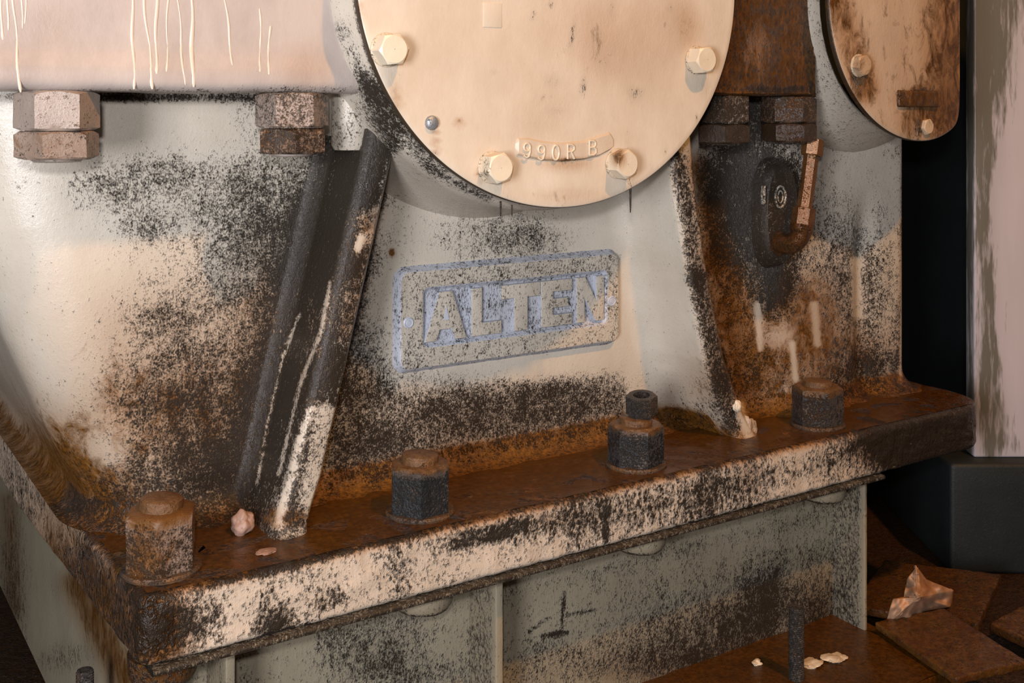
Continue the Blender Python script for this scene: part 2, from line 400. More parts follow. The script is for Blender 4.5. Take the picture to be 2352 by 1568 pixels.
for (ya, yb) in ((1.06, 1.72),):
    top.add([(.215, ya, zr(ZT)), (.30, ya, zr(ZT)), (.30, yb, zr(ZT)), (.205, yb, zr(ZT))], [(0, 1, 2, 3)])
def top_fn(wv, px, py, g, r):
    return g+.05, np.full_like(r, 1.0)
top.build('flange_top', MT['flange_top'], base, dirt=dict(G=.18, g=[(2120, 940, 120, 50, 0, .35), (1700, 1030, 200, 30, -10, .3), (250, 1300, 120, 140, 0, .2)], fn=top_fn), label='flange top covered by pooled brown oil')

# barrel behind each cover (lathe about -Y)
def facing(x, z, y): return Matrix.Translation((x, y, zr(z))) @ Matrix.Rotation(math.pi/2, 4, 'X')   # local z -> -Y
def barrel(cx, cz, prof, parent, name, clampx=None, dirt=None, n=180, jit=0):
    mm = M(); rows_ = []
    for i in range(n):
        a = 2*math.pi*i/n; rr = []
        for (r_, y_) in prof:
            x = cx+r_*math.cos(a)
            if clampx and x > clampx: x = clampx-(.0)
            rr.append(Vector((x, y_, zr(cz+r_*math.sin(a)))))
        rows_.append(rr)
    mm.grid(rows_, True)
    return mm.build(name, MT['casing'], parent, dirt=dirt, jit=jit)
pr1 = [(.2135, .866), (.2105, .872), (.212, .880), (.217, .888), (.221, .896), (.2215, .91), (.2225, .925), (.224, .94), (.226, .958), (.229, .975), (.233, .990), (.238, 1.004)]
gB = [('L', 840, 180, 900, 330, 26, .85), ('L', 870, 230, 1000, 390, 22, .7), ('L', 1000, 390, 1120, 455, 12, .8), ('L', 780, 60, 850, 220, 16, .5), (860, 260, 50, 60, 0, .4)]
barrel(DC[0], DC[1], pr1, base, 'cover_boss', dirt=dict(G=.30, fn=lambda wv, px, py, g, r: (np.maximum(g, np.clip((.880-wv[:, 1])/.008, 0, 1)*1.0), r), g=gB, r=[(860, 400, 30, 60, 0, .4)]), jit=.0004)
pr2 = [(.156, .879), (.152, .881), (.150, .885), (.151, .900), (.154, .912), (.159, .925), (.165, .938), (.172, .951), (.178, .966), (.182, .985)]
C2 = (1.139, .122)
barrel(C2[0], C2[1], pr2, base, 'cover_boss', clampx=1.200, dirt=dict(G=.42, g=[('L', 1900, 0, 1990, 230, 16, .3), ('L', 1990, 230, 2080, 320, 14, .6)]), jit=.0004)
# small dowel boss under the joint, and cast oval boss with digits
m = M(); m.lathe([(.001, -.03), (.014, -.03), (.0165, -.026), (.0165, .0), (.0165, .025)], Matrix.Translation((at(803, 240, .945).x, .945, zr(-.008))), n=32); m.build('dowel_boss', MT['casing'], base, dirt=dict(G=.5))
bc = at(1787, 490, .955); BD = -.031
mm = M(); rows_ = []
for i in range(64):
    a = 2*math.pi*i/64; cx_, cz_ = math.cos(a), math.sin(a)
    ex = math.copysign(abs(cx_)**.8, cx_)*.0275; ez = math.copysign(abs(cz_)**.8, cz_)*.060
    rows_.append([Vector((bc.x+ex*s_, y_+BD, bc.z+ez*s_)) for s_, y_ in ((1.10, 1.0), (1.02, .988), (.97, .981), (.90, .978), (.5, .977), (.02, .9765))])
mm.grid(rows_, True); mm.build('oval_boss', MT['casing'], base, dirt=dict(G=1.05, R=.1), label='black oily oval boss with a cast number')
m = M()
p1, p0 = at(1756, 448, .944), at(1794, 452, .944)
m.box((p1.x-.0012, .943, p1.z-.011), (p1.x+.0012, .949, p1.z+.011), .0006)
m.tube([Vector((p0.x+.0085*math.cos(a), .945, p0.z+.0125*math.sin(a))) for a in [2*math.pi*k/28 for k in range(29)]], .0014, 8)
m.tube([Vector((p0.x+.0040*math.cos(a), .945, p0.z+.0070*math.sin(a))) for a in [2*math.pi*k/28 for k in range(29)]], .0009, 8)
m.build('cast_digits', MT['casing'], base, dirt=dict(G=.72), label='raised cast number 10')

# ================================================================== UPPER CASING
ub = thing('upper_casing', 'upper cream engine casing with paint runs and a rounded lower lip on the joint', 'engine casing', (0.5, 1.2, zr(.013)))
ZL = .013
pf = [(.10, ZL), (.03, ZL)]+[(.010-.010*math.sin(a), ZL+.010-.010*math.cos(a)) for a in [math.pi/2*k/6 for k in range(0, 7)]]
pf += [(.0, ZL+.014), (.0012, ZL+.020), (.004, ZL+.028), (.0055, ZL+.036)]+[(.006, lerp(ZL+.045, .33, k/44)) for k in range(45)]+[(.03, .335), (.8, .335)]
path = [Vector((-.02, lerp(1.7, YU+.03, k/8))) for k in range(9)]+[Vector((-.02+.03-.03*math.cos(a), YU+.03-.03*math.sin(a))) for a in [math.pi/2*k/6 for k in range(1, 6)]]
path += [Vector((lerp(.01, 1.000, k/330), YU)) for k in range(331)]+[Vector((1.004, YU+.004)), Vector((1.005, YU+.01)), Vector((1.005, 1.0)), Vector((1.005, 1.7))]
rowsU = []
for i, p in enumerate(path):
    d = (path[min(i+1, len(path)-1)]-path[max(i-1, 0)]).normalized(); nrm = Vector((-d.y, d.x))
    row = []
    for o_, z_ in pf:
        if p.x > .80 and .0 <= o_ <= .006 and z_ > ZL+.003 and z_ < .06: o_ = .004
        q = p+nrm*o_ if o_ < .05 else Vector((min(max(p.x, .1), .95), min(p.y+o_*.8, 1.72)))
        lift = mnoise.noise(Vector((p.x*9, 0, 1)))*.0022+mnoise.noise(Vector((p.x*35, 0, 1)))*.0008 if z_ < .04 else 0
        row.append(Vector((q.x, q.y, zr(z_+lift))))
    rowsU.append(row)
def up_fn(wv, px, py, g, r):
    ob = np.clip((px-1600)/40, 0, 1)*(wv[:, 0] > .76)
    r = np.maximum(r, ob*(1.05-.30*np.exp(-((px-1740)/60)**2)*np.exp(-((py-110)/90)**2))); g = np.maximum(g, ob*.50)
    return g, r
gU = [(300, 212, 330, 12, 0, .6), (700, 205, 150, 12, 0, .55), (650, 170, 100, 40, 0, .10), (1760, 30, 120, 8, 4, .8), (1790, 205, 130, 12, 0, .9), (1885, 100, 14, 140, -3, .5),
      (820, 195, 40, 30, 0, .3)]
m = M(); m.grid(rowsU)
m.build('casing_wall', MT['upper'], ub, dirt=dict(G=.05, g=gU, r=[(700, 160, 60, 60, 0, .25), (120, 60, 60, 60, 0, .15)], fn=up_fn), angle=60)
# paint runs
for (x0, y0, x1, y1, wd) in [(30, -330, 46, 212, 5), (303, -330, 308, 205, 6.5), (330, -330, 352, 205, 5.5), (360, -330, 358, 170, 7), (386, -330, 382, 165, 4), (408, -330, 424, 195, 4.5),
                             (440, -330, 443, 200, 9), (515, -330, 535, 150, 5), (596, 20, 599, 165, 4.5), (622, 60, 617, 172, 5.5), (18, -330, 17, 70, 3.5), (4, -330, 4, 92, 4), (58, -330, 58, 55, 3.5), (50, -330, 50, 66, 3)]:
    pts, rad = [], []
    for k in range(60):
        t = k/59; py_ = lerp(y0, y1, t); px_ = lerp(x1, x0, (y1-py_)/(y1+10))+2.2*math.sin(py_*.04+x0)
        q = at(px_, py_, YU+.006)
        hz = q.z-zr(ZL); yy = YU+.006 if hz > .036 else YU+.006-.0055*min(1, (.036-hz)/.02)
        q = at(px_, py_, yy-.0002); pts.append(q)
        rad.append(wd/F*.86*.5*(1+.25*math.sin(t*17+x0))*(1.0 if t < .96 else 1.25 if t < .99 else .6))
    mm = M(); mm.tube(pts, rad, 10)
    for i, v in enumerate(mm.v):                               # flatten against the wall
        c = pts[min(i//11, 59)]; mm.v[i] = (v[0], c.y+(v[1]-c.y)*.55, v[2])
    mm.build('paint_run', MT['run'], ub, dirt=dict(G=.03))

# ================================================================== ROUND COVERS
def cover(name, label, cx, cz, R, yf, th, clampx, dirt, parts_mat=MT['cover'], dome=0.0):
    t = thing(name, label, 'cover plate', (cx, yf+th, zr(cz)))
    mm = M(); n = 220; rows_ = []
    prof_ = [(R-.004, yf+th), (R, yf+th-.001), (R, yf+.002), (R-.0008, yf+.0006), (R-.002, yf)]+[((R-.002)*k/46, yf) for k in range(45, 0, -1)]+[(.00005, yf)]
    rows_ = []
    for i in range(n):
        a = 2*math.pi*i/n; rr = []
        for k, (r_, y_) in enumerate(prof_):
            sc = 1.0
            if clampx and math.cos(a) > .05:
                c_ = (clampx-cx)/math.cos(a); sc = (R**-16+c_**-16)**(-1/16)/R
            x = cx+r_*sc*math.cos(a); z = cz+r_*sc*math.sin(a)
            y = y_
            if dome and x > cx-.02: y += dome*(x-cx+.02)**2
            if k > 4: y += mnoise.noise(Vector((x*22, z*22, 5)))*.0007
            rr.append(Vector((x, y, zr(z))))
        rows_.append(rr)
    mm.grid(rows_, True)
    mm.add([(cx, yf, zr(cz))], [])
    mm.build('plate', [parts_mat, MT['edge']], t, dirt=dirt, angle=35)
    for p_ in t.children:
        me = p_.data
        for f in me.polygons:
            c = f.center; 
            if abs(f.normal.y) < .5: f.material_index = 1
    return t
YD = .858
gC = [(1315, 80, 8, 40, 8, .62), (1225, 35, 6, 12, 0, .7), (1265, 10, 6, 12, 0, .6), (1340, 200, 10, 26, 5, .62), (1405, 20, 8, 20, 0, .4), (1460, 215, 18, 16, 0, .62), (1247, 222, 4, 6, 0, .8), (1135, 163, 5, 5, 0, .7), (1600, 270, 6, 6, 0, .7), (1380, 130, 30, 60, 0, .3),
      (1270, 185, 20, 14, 0, .34), (1275, 255, 30, 10, 0, .3), (1540, 20, 8, 8, 0, .5), (1555, 130, 16, 30, 0, .22), (1640, 60, 30, 60, 0, .2), (1440, 330, 5, 40, 0, .35),
      (1525, 350, 6, 6, 0, .6), (1495, 385, 16, 10, 0, .35), (1260, 455, 12, 10, 0, .35), ('L', 820, 110, 960, 350, 8, .35), ('L', 998, 300, 1000, 352, 4, .55),
      ('L', 905, 160, 900, 240, 14, .40), ('L', 1150, 420, 1165, 470, 16, .3), ('L', 1450, 410, 1448, 440, 14, .5), (1300, 320, 130, 6, 0, .2), (1620, 200, 16, 30, 0, .4), (1110, 390, 6, 20, 0, .5)]
rC = [(822, 20, 8, 16, 0, .8), (824, 38, 8, 8, 0, .8), (910, 230, 12, 30, 0, .4), (1300, 375, 60, 18, 0, .42), (1330, 60, 120, 90, 0, .18), (1380, 120, 60, 90, 0, .22), (1055, 280, 9, 12, 0, .55),
      (1500, 90, 100, 120, 0, .18), (1250, 260, 60, 100, 30, .16), ('L', 998, 290, 1001, 350, 5, .5), (1580, 60, 30, 60, 0, .3), (1310, 450, 90, 20, 0, .2), (1105, 400, 8, 20, 0, .5)]
c1 = cover('round_access_cover', 'big cream round access cover bolted on above the nameplate', DC[0], DC[1], .2160, YD, .0075, None, dict(G=.02, R=.04, g=gC, r=rC))
c2 = cover('small_access_cover', 'orange tinted oily cover with a straight right side, top right of the engine', C2[0], C2[1], .1615, YF, .007, 1.222,
           dict(G=.16, R=.34, g=[(1975, 175, 25, 40, 0, .55), (2110, 215, 45, 14, 0, .7), (2110, 300, 14, 30, 0, .6), (2150, 240, 80, 60, 0, .22)],
                r=[('L', 2215, 0, 2215, 260, 60, .5), ('L', 1925, 0, 1985, 200, 34, .50), (1985, 190, 30, 50, 0, .5), (2165, 130, 62, 200, 0, .50), (2150, 260, 80, 60, 0, .60), (2085, 290, 30, 30, 0, .2), (2110, 225, 50, 20, 0, .6), (2080, 150, 18, 100, 0, .12)]), dome=0.8)  # right-hand brown: oil film with a shadow painted into it
# cast pad with characters on the large cover, square scar
def ypad(px_, py_): return at(px_, py_, YD-.0012)
def strokes(segs, org, ux, uz, y, r_, mm):
    for s_ in segs: mm.tube([Vector((org.x+ux*a, y, org.z+uz*b)) for a, b in s_], r_, 8)
CH = {'9': [[(.5+.42*math.cos(t), .72+.27*math.sin(t)) for t in [2*math.pi*k/16 for k in range(17)]], [(.92, .72), (.90, .35), (.72, .06), (.40, 0), (.10, .14)]],
      '0': [[(.5+.44*math.cos(t), .5+.5*math.sin(t)) for t in [2*math.pi*k/20 for k in range(21)]]],
      'R': [[(.05, 0), (.05, 1)], [(.05, 1), (.6, 1), (.92, .85), (.92, .65), (.6, .5), (.05, .5)], [(.5, .5), (.95, 0)]],
      'B': [[(.05, 0), (.05, 1)], [(.05, 1), (.6, 1), (.86, .87), (.86, .66), (.6, .53), (.05, .53)], [(.6, .53), (.93, .40), (.93, .14), (.6, 0), (.05, 0)]]}
mm = M()
upx = [(1183, 330), (1190, 316), (1212, 315), (1245, 322), (1290, 326), (1340, 322), (1375, 309), (1398, 303), (1405, 318), (1404, 336)]
lpx = [(1183, 340), (1188, 357), (1215, 364), (1245, 370), (1290, 373), (1340, 368), (1375, 360), (1398, 347), (1405, 338), (1405, 337)]
rr = []
for (a, b), (c, d) in zip(upx, lpx):
    col_ = []
    for k in range(9):
        t = k/8; e = min(t, 1-t)*8
        q = at(lerp(a, c, t), lerp(b, d, t), YD); q.y = YD+.0004-.0026*(1 if 1 <= e else e) if 0 < k < 8 else YD+.0006
        col_.append(q)
    rr.append(col_)
for q in rr[0]: q.y = YD+.0006
for q in rr[-1]: q.y = YD+.0006
mm.grid(rr)
pad = mm.build('cast_pad', MT['cover'], c1, dirt=dict(G=.12, R=.15, r=[(1300, 370, 110, 8, 0, .7)], g=[(1310, 368, 60, 6, 0, .4)]), label='curved raised pad with cast characters')
ccx = [('9', 1202, 362, 4), ('9', 1235, 367, 3), ('0', 1268, 367, 1), ('R', 1303, 365, -2), ('B', 1353, 356, -6)]
mm = M()
for ch, px_, py_, tl in ccx:
    o_ = at(px_, py_, YD-.0030); e_ = at(px_+17, py_, YD-.0030); tp = at(px_, py_-33, YD-.0030)
    strokes(CH[ch], o_, e_.x-o_.x, tp.z-o_.z, YD-.0030, .00105, mm)
mm.build('cast_characters', MT['bolt'], c1, dirt=dict(G=.10, R=.1))
mm = M(); q0, q1 = at(1110, 62, YD), at(1152, 8, YD)
mm.box((q0.x, YD-.0005, q0.z), (q1.x, YD+.001, q1.z), .0003); mm.build('square_scar', MT['cover'], c1, dirt=dict(G=.03), label='faint square patch under the paint')
mm = M()
for k in range(10):
    t0 = k
for (xd, ya, yb, wd) in ((1150, 462, 497, 5), (1176, 470, 496, 4), (1448, 425, 488, 6)):
    md = M(); pa, pb = at(xd, ya, YD+.004), at(xd, yb, YD+.004)
    md.tube([pa.lerp(pb, k/8) for k in range(9)], [wd/F*.5*(1-.55*(k/8)**2) for k in range(9)], 8)
    md.build('oil_drip', MT['edge'], c1, dirt=dict(G=1.0), label='black oil drip hanging from the rim')
# slotted fixing screw in the cover
sp = at(993, 282, YD-.002)
mm.lathe([(.0062, -.002), (.0064, .001), (.0055, .0032), (.003, .0045), (.0004, .0049)], facing(sp.x, sp.z-CZ, YD), n=28)
ts = tag(mm.build('fixing_screw', MT['steel'], dirt=dict(G=.45)), 'small round grey screw head at lower left of the big cover', 'screw')

# hexagonal pieces ----------------------------------------------------
def hexprism(mm, mat, af, h, ch=.0016, rot=0.0, hole=0.0, ch_bottom=False, sub=6, mi=0):
    """chamfered hexagonal prism, local z from 0 to h"""
    R = af/math.sqrt(3); n = 6*sub; prof_ = []
    def hexr(a):
        a = (a-rot) % (math.pi/3); return (af/2)/math.cos(a-math.pi/6)
    cr = af/2*1.0
    lv = []
    nz = 6
    if ch_bottom: lv.append((0, ch*1.0)); lv.append((ch*.9, 0))
    else: lv.append((0, 0))
    for k in range(1, nz): lv.append((lerp(ch, h-ch*1.3, k/nz), 0))
    lv.append((h-ch*1.1, 0)); lv.append((h, ch))
    rows_ = []
    for i in range(n):
        a = 2*math.pi*i/n+rot; rr_ = []
        hr = hexr(a)
        for z_, c_ in lv:
            r_ = hr if c_ == 0 else min(hr, cr+ .0) - c_*.4
            # chamfer cone: corners drop first
            zz = z_
            if z_ == lv[-2][0] and c_ == 0: zz = h-ch*.3-(hr-cr)*.55
            rr_.append(mat @ Vector((r_*math.cos(a), r_*math.sin(a), zz)))
        if hole:
            rr_.append(mat @ Vector((hole*math.cos(a), hole*math.sin(a), h))); rr_.append(mat @ Vector((hole*.96*math.cos(a), hole*.96*math.sin(a), h*.35))); rr_.append(mat @ Vector((.0003*math.cos(a), .0003*math.sin(a), h*.35)))
        else:
            rr_.append(mat @ Vector((cr*.5*math.cos(a), cr*.5*math.sin(a), h))); rr_.append(mat @ Vector((.0003*math.cos(a), .0003*math.sin(a), h)))
        rows_.append(rr_)
    mm.grid(rows_, True, mi=mi)
    return mm
# cover bolts
def cover_bolt(px_, py_, yf, label, group, af=.0245, h=.0165, g=.03, r=.0, rot=0.2, dirtx=None, fn=None, prot=.5):
    # the photo shows the head; its axis meets the plate at the same X, z
    hp = at(px_, py_, yf-h)
    t = thing('hex_bolt', label, 'bolt', (hp.x, yf, hp.z), group)
    mat = facing(hp.x, hp.z-CZ, yf)
    mm_ = M(); hexprism(mm_, mat, af, h, .0022, rot); mm_.build('head', MT['bolt'], t, dirt=dict(G=g, R=r, **(dirtx or {})), angle=30, jit=.00015)
    mm_ = M(); mm_.lathe([(af*.60, .0), (af*.60, .0012), (af*.57, .0018)], mat, n=36); mm_.build('washer', MT['bolt'], t, dirt=dict(G=.45, R=.2), label='grimy rim under the bolt head')
    return t
GB = 'cream bolts round the big cover'
cover_bolt(907, 113, YD, 'cream hex bolt at the upper left rim of the big cover', GB, rot=.1)
cover_bolt(1152, 386, YD, 'cream hex bolt at the bottom rim, left of the cast characters', GB, rot=.25, dirtx=dict(g=[(1118, 385, 12, 30, 0, .7)]))
cover_bolt(1443, 377, YD, 'chipped cream hex bolt on the bottom rim, right of the cast characters', GB, rot=.4, g=.12, dirtx=dict(r=[(1420, 360, 18, 25, 0, .8)], g=[(1420, 355, 16, 20, 0, .4)]))
cover_bolt(1625, 137, YD, 'cream hex bolt at the right rim of the big cover', GB, rot=.15)
GB2 = 'oily bolts of the small cover'
cover_bolt(1988, 150, YF, 'brown oily bolt at the left rim of the small cover', GB2, af=.022, h=.010, g=.2, r=.55)
cover_bolt(2135, 291, YF+.006, 'small lit orange bolt low on the small cover', GB2, af=.017, h=.010, g=.05, r=.4)
# slotted boss on the small cover
q0, q1 = at(2068, 246, YF-.005), at(2150, 208, YF-.005)
mm = M(); mm.box((q0.x, YF-.004, q0.z), (q1.x+.012, YF+.012, q1.z), .003, cuts=.006); mm.build('cast_pad', MT['cover'], c2, dirt=dict(G=.45, R=.95), jit=.0006, label='rusty cast pad near the bottom')

# joint nuts under the upper casing ------------------------------------
def joint_nut(X, label, kind, r1, r2, Y=.922):
    t = thing('joint_nut', label, 'nut', (X, Y, zr(ZL-.052)), 'big nuts hanging under the casing joint')
    mts = MT['paintnut']; A = dict(clean=dict(G=.34, R=.22), crust=dict(G=.62, R=.35), black=dict(G=.9, R=.25), brown=dict(G=.80, R=.7))[kind]
    rot = math.radians(r1)
    mm_ = M(); hexprism(mm_, Matrix.Translation((X, Y, zr(ZL-.030))), .054, .030, .002, rot, ch_bottom=True, sub=8)
    mm_.build('nut', mts, t, dirt=A, jit=.0004, angle=28)
    mm_ = M(); hexprism(mm_, Matrix.Translation((X, Y, zr(ZL-.0520))), .054, .0215, .002, math.radians(r2), ch_bottom=True, sub=8)
    mm_.build('lock_nut', mts, t, dirt=dict(G=A['G']*1.1+.08, R=A['R']+.2), jit=.0005, angle=28)
    mm_ = M(); mm_.lathe([(.0005, -.0020), (.017, -.0020), (.019, -.0005), (.019, .002)], Matrix.Translation((X, Y, zr(ZL-.0525))), n=32)
    mm_.build('bolt_end', mts, t, dirt=dict(G=.9 if kind in ('black', 'brown') else .35))
    return t
joint_nut(.181, 'clean cream pair of nuts at the far left under the joint', 'clean', 49, 60)
joint_nut(.3727, 'crusted grey pair of nuts left of the big cover, under the joint', 'crust', 43, 70)
joint_nut(.878, 'black pair of nuts just right of the big cover, under the brown casing', 'black', 46, 49)
joint_nut(.980, 'brown oily pair of nuts above the brass pipe fitting', 'brown', 13, 16)

# ================================================================== FOOT NUTS
def foot_nut(X, label, h, stub, A, rot, Y=.906, af=.050):
    t = thing('foundation_nut', label, 'nut', (X, Y, zr(ZT)), 'foundation nuts on the foot flange')
    mm_ = M(); mm_.lathe([(af*.62, .0), (af*.63, .002), (af*.60, .004)], Matrix.Translation((X, Y, zr(ZT))), n=40)
    mm_.build('washer', MT['nut'], t, dirt=dict(G=.5, R=.6), jit=.0005)
    mm_ = M(); hexprism(mm_, Matrix.Translation((X, Y, zr(ZT)+.003)), af, h, .003, rot, sub=8)
    def fn(wv, px, py, g, r):
        tp = np.clip((wv[:, 2]-zr(ZT)-h+.002)/.004, 0, 1)
        return np.where(tp > .5, .25, g), np.maximum(r, tp)
    mm_.build('nut', A.get('mat', MT['nut']), t, dirt=dict(G=A['G'], R=A['R'], g=A.get('g', ()), r=A.get('r', ()), fn=fn), jit=.0009, angle=32)
    mm_ = M(); tilt = Matrix.Rotation(math.radians(4), 4, 'Y')
    mm_.lathe([(.0165, -.002), (.0170, stub*.5), (.0165, stub*.85), (.0145, stub), (.006, stub+.0005), (.0004, stub+.0004)], Matrix.Translation((X, Y, zr(ZT)+h+.003)) @ tilt, n=36)
    mm_.build('stud_end', MT['nut'], t, dirt=dict(G=.25, R=.95), jit=.0004, label='oily brown stud end')
    return t
foot_nut(.256, 'smeared grey nut standing on the left end of the foot flange', .046, .009, dict(G=.72, R=.50, mat=MT['paintnut'], r=[(330, 1300, 50, 90, 0, .7)]), .15)
foot_nut(.489, 'black crusted nut on the flange below the nameplate', .043, .008, dict(G=.9, R=.05), .05)
foot_nut(.740, 'black nut on the flange with a smaller tilted nut lying on it', .040, .006, dict(G=.85, R=.12), .28)
foot_nut(1.010, 'brown smeared nut near the right end of the foot flange', .043, .006, dict(G=.75, R=.5), .12)
ln = thing('loose_nut', 'small dark nut resting tilted on top of a foundation nut', 'nut', (.748, .906, zr(ZT)+.0495))
mm = M(); hexprism(mm, Matrix.Translation((.748, .906, zr(ZT)+.0505)) @ Matrix.Rotation(math.radians(-7), 4, 'Y') @ Matrix.Rotation(math.radians(7), 4, 'X'), .0285, .0215, .0018, .45, hole=.0085, ch_bottom=True, sub=8)
mm.build('nut_body', MT['nut'], ln, dirt=dict(G=.75, R=.35), jit=.0002, angle=30)

# ================================================================== NAMEPLATE
np_ = thing('nameplate', 'raised speckled blue grey nameplate reading ALTEN below the big cover', 'nameplate', (.648, YW, zr(-.208)))
X0, X1, Z0, Z1 = .5130, .7860, -.2590, -.1610
def rrect(x0, x1, z0, z1, r_, n=6):
    P_ = []
    for cx_, cz_, a0_ in ((x1-r_, z1-r_, 0), (x0+r_, z1-r_, 90), (x0+r_, z0+r_, 180), (x1-r_, z0+r_, 270)):
        for k in range(n+1):
            a = math.radians(a0_+90*k/n); P_.append((cx_+r_*math.cos(a), cz_+r_*math.sin(a)))
    return P_
YP = .9915
ix0, ix1, iz0, iz1 = .5400, .7680, -.2375, -.1800
rings = [(rrect(X0-.005, X1+.005, Z0-.005, Z1+.005, .014), YW+.001), (rrect(X0-.002, X1+.002, Z0-.002, Z1+.002, .012), YW-.002), (rrect(X0, X1, Z0, Z1, .010), YP+.0015), (rrect(X0+.0012, X1-.0012, Z0+.0012, Z1-.0012, .009), YP)]
for k in range(1, 8):
    t = k/8; rings.append((rrect(lerp(X0, ix0-.001, t), lerp(X1, ix1+.001, t), lerp(Z0, iz0-.001, t), lerp(Z1, iz1+.001, t), .008), YP))
rings += [(rrect(ix0-.0015, ix1+.0015, iz0-.0015, iz1+.0015, .006), YP), (rrect(ix0, ix1, iz0, iz1, .005), YP+.0010), (rrect(ix0+.0025, ix1-.0025, iz0+.0025, iz1-.0025, .004), YP+.0048), (rrect(ix0+.004, ix1-.004, iz0+.004, iz1-.004, .003), YP+.0052)]
mm = M(); rows_ = []
nn = len(rings[0][0])
for i in range(nn): rows_.append([Vector((P_[i][0], y_, zr(P_[i][1]))) for P_, y_ in rings])
# densify long sides by subdividing between corner points
rows2 = []
for i in range(nn):
    a, b = rows_[i], rows_[(i+1) % nn]; d = (a[2]-b[2]).length; n = max(1, int(d/.006))
    for k in range(n): rows2.append([a[j].lerp(b[j], k/n) for j in range(len(a))])
mm.grid(rows2, True, flip=True)
b_ = len(mm.v); mm.add([Vector(p) for p in [(ix0+.003, YP+.0052, zr(iz0+.003)), (ix1-.003, YP+.0052, zr(iz0+.003)), (ix1-.003, YP+.0052, zr(iz1-.003)), (ix0+.003, YP+.0052, zr(iz1-.003))]], [(0, 1, 2, 3)], 1)
plate = mm.build('plate', [MT['casing'], MT['blue']], np_, dirt=dict(G=.52, g=[(1240, 640, 200, 40, 0, .1)], r=[]), angle=50, jit=.0004)
for f in plate.data.polygons:
    if abs(f.normal.y) < .93 or (f.center.y+YW > YP+.0042): f.material_index = 1
# letters as raised flat strokes
LT = {'A': [((0, 0), (.28, 0), (.36, .22), (.64, .22), (.72, 0), (1, 0), (.66, 1), (.34, 1))],
      'L': [((0, 0), (1, 0), (1, .27), (.36, .27), (.36, 1), (0, 1))],
      'T': [((.33, 0), (.67, 0), (.67, .70), (1, .70), (1, 1), (0, 1), (0, .70), (.33, .70))],
      'E': [((0, 0), (1, 0), (1, .25), (.38, .25), (.38, .40), (.88, .40), (.88, .60), (.38, .60), (.38, .75), (1, .75), (1, 1), (0, 1))],
      'N': [((0, 0), (.30, 0), (.30, .52), (.68, 0), (1, 0), (1, 1), (.70, 1), (.70, .48), (.32, 1), (0, 1))]}
spans = [('A', 975, 1072), ('L', 1082, 1152), ('T', 1150, 1242), ('E', 1243, 1314), ('N', 1324, 1388)]
zb_, zt_ = -.2335, -.1842
for ch, a_, b__ in spans:
    xa, xb = at(a_, 720, YP).x, at(b__, 700, YP).x
    bm = bmesh.new()
    for poly in LT[ch]:
        vs = [bm.verts.new((lerp(xa, xb, u_), YP-.0005, zr(lerp(zb_, zt_, v_)))) for u_, v_ in poly]
        f = bm.faces.new(vs)
        ext = bmesh.ops.extrude_face_region(bm, geom=[f]); 
        for g_ in ext['geom']:
            if isinstance(g_, bmesh.types.BMVert): g_.co.y += .0058
    if ch == 'A':
        pass
    bmesh.ops.recalc_face_normals(bm, faces=bm.faces)
    fe = [e for e in bm.edges if all(abs(v.co.y-(YP-.0005)) < 1e-6 for v in e.verts)]
    bmesh.ops.bevel(bm, geom=fe, offset=.0013, segments=2, profile=.5, affect='EDGES')
    bmesh.ops.triangulate(bm, faces=[f for f in bm.faces if len(f.verts) > 4])
    mm = M(); mm.bm(bm)
    o = mm.build('letter', [MT['casing'], MT['blue']], np_, dirt=dict(G=.46), angle=30)
    for f in o.data.polygons:
        if abs(f.normal.y) < .9: f.material_index = 1
    if ch == 'A':
        ce = lerp(xa, xb, .5); m2 = M(); m2.add([(ce-.0030, YP-.0012, zr(lerp(zb_, zt_, .42))), (ce+.0030, YP-.0012, zr(lerp(zb_, zt_, .42))), (ce, YP-.0012, zr(lerp(zb_, zt_, .72))),
                (ce-.0030, YP+.001, zr(lerp(zb_, zt_, .42))), (ce+.0030, YP+.001, zr(lerp(zb_, zt_, .42))), (ce, YP+.001, zr(lerp(zb_, zt_, .72)))],
               [(0, 1, 2), (3, 5, 4), (0, 3, 4, 1), (1, 4, 5, 2), (2, 5, 3, 0)])
        m2.build('letter_counter', MT['blue'], np_, dirt=dict(G=.05), label='small pale triangle inside the letter A')
for (a_, b__) in ((938, 741), (1405, 691)):
    q = at(a_, b__, YP); mm = M()
    mm.lathe([(.0058, -.001), (.0056, .0008), (.0045, .0014), (.0040, .0006), (.0026, .0006), (.0022, .0013), (.0003, .0013)], facing(q.x, q.z-CZ, YP), n=24)
    mm.build('rivet', MT['blue'], np_, dirt=dict(G=.3))

# ================================================================== BRASS PIPE FITTING
pf_ = thing('pipe_fitting', 'brown brass pipe with hex nuts and elbow beside the black oval boss', 'pipe', tuple(at(1855, 560, .945)))
A_ = at(1866, 338, .915); B_ = at(1846, 492, .915)
ax = (A_-B_).normalized(); R_ = Vector((0, 0, 1)).rotation_difference(ax).to_matrix().to_4x4()
def along(p): return Matrix.Translation(p) @ R_
mm = M(); hexprism(mm, along(A_-ax*.010), .0215, .020, .0015, .2, ch_bottom=True); mm.build('cap_nut', MT['brass'], pf_, dirt=dict(G=.25, R=.3), jit=.0002, angle=30)
mm = M(); hexprism(mm, along(B_-ax*.004), .0150, (A_-B_).length-.002, .0006, .25, sub=6); mm.build('valve_stem', MT['brass'], pf_, dirt=dict(G=.4, R=.4), angle=30, jit=.0002)
mm = M(); hexprism(mm, along(B_-ax*.014), .0225, .022, .0015, .2, ch_bottom=True); mm.build('union_nut', MT['brass'], pf_, dirt=dict(G=.35, R=.5), jit=.0002, angle=30)
Cc = B_-ax*.014; El = [Cc, Cc-ax*.006, Cc-ax*.006]
pts = []
p_end = at(1775, 560, .958)
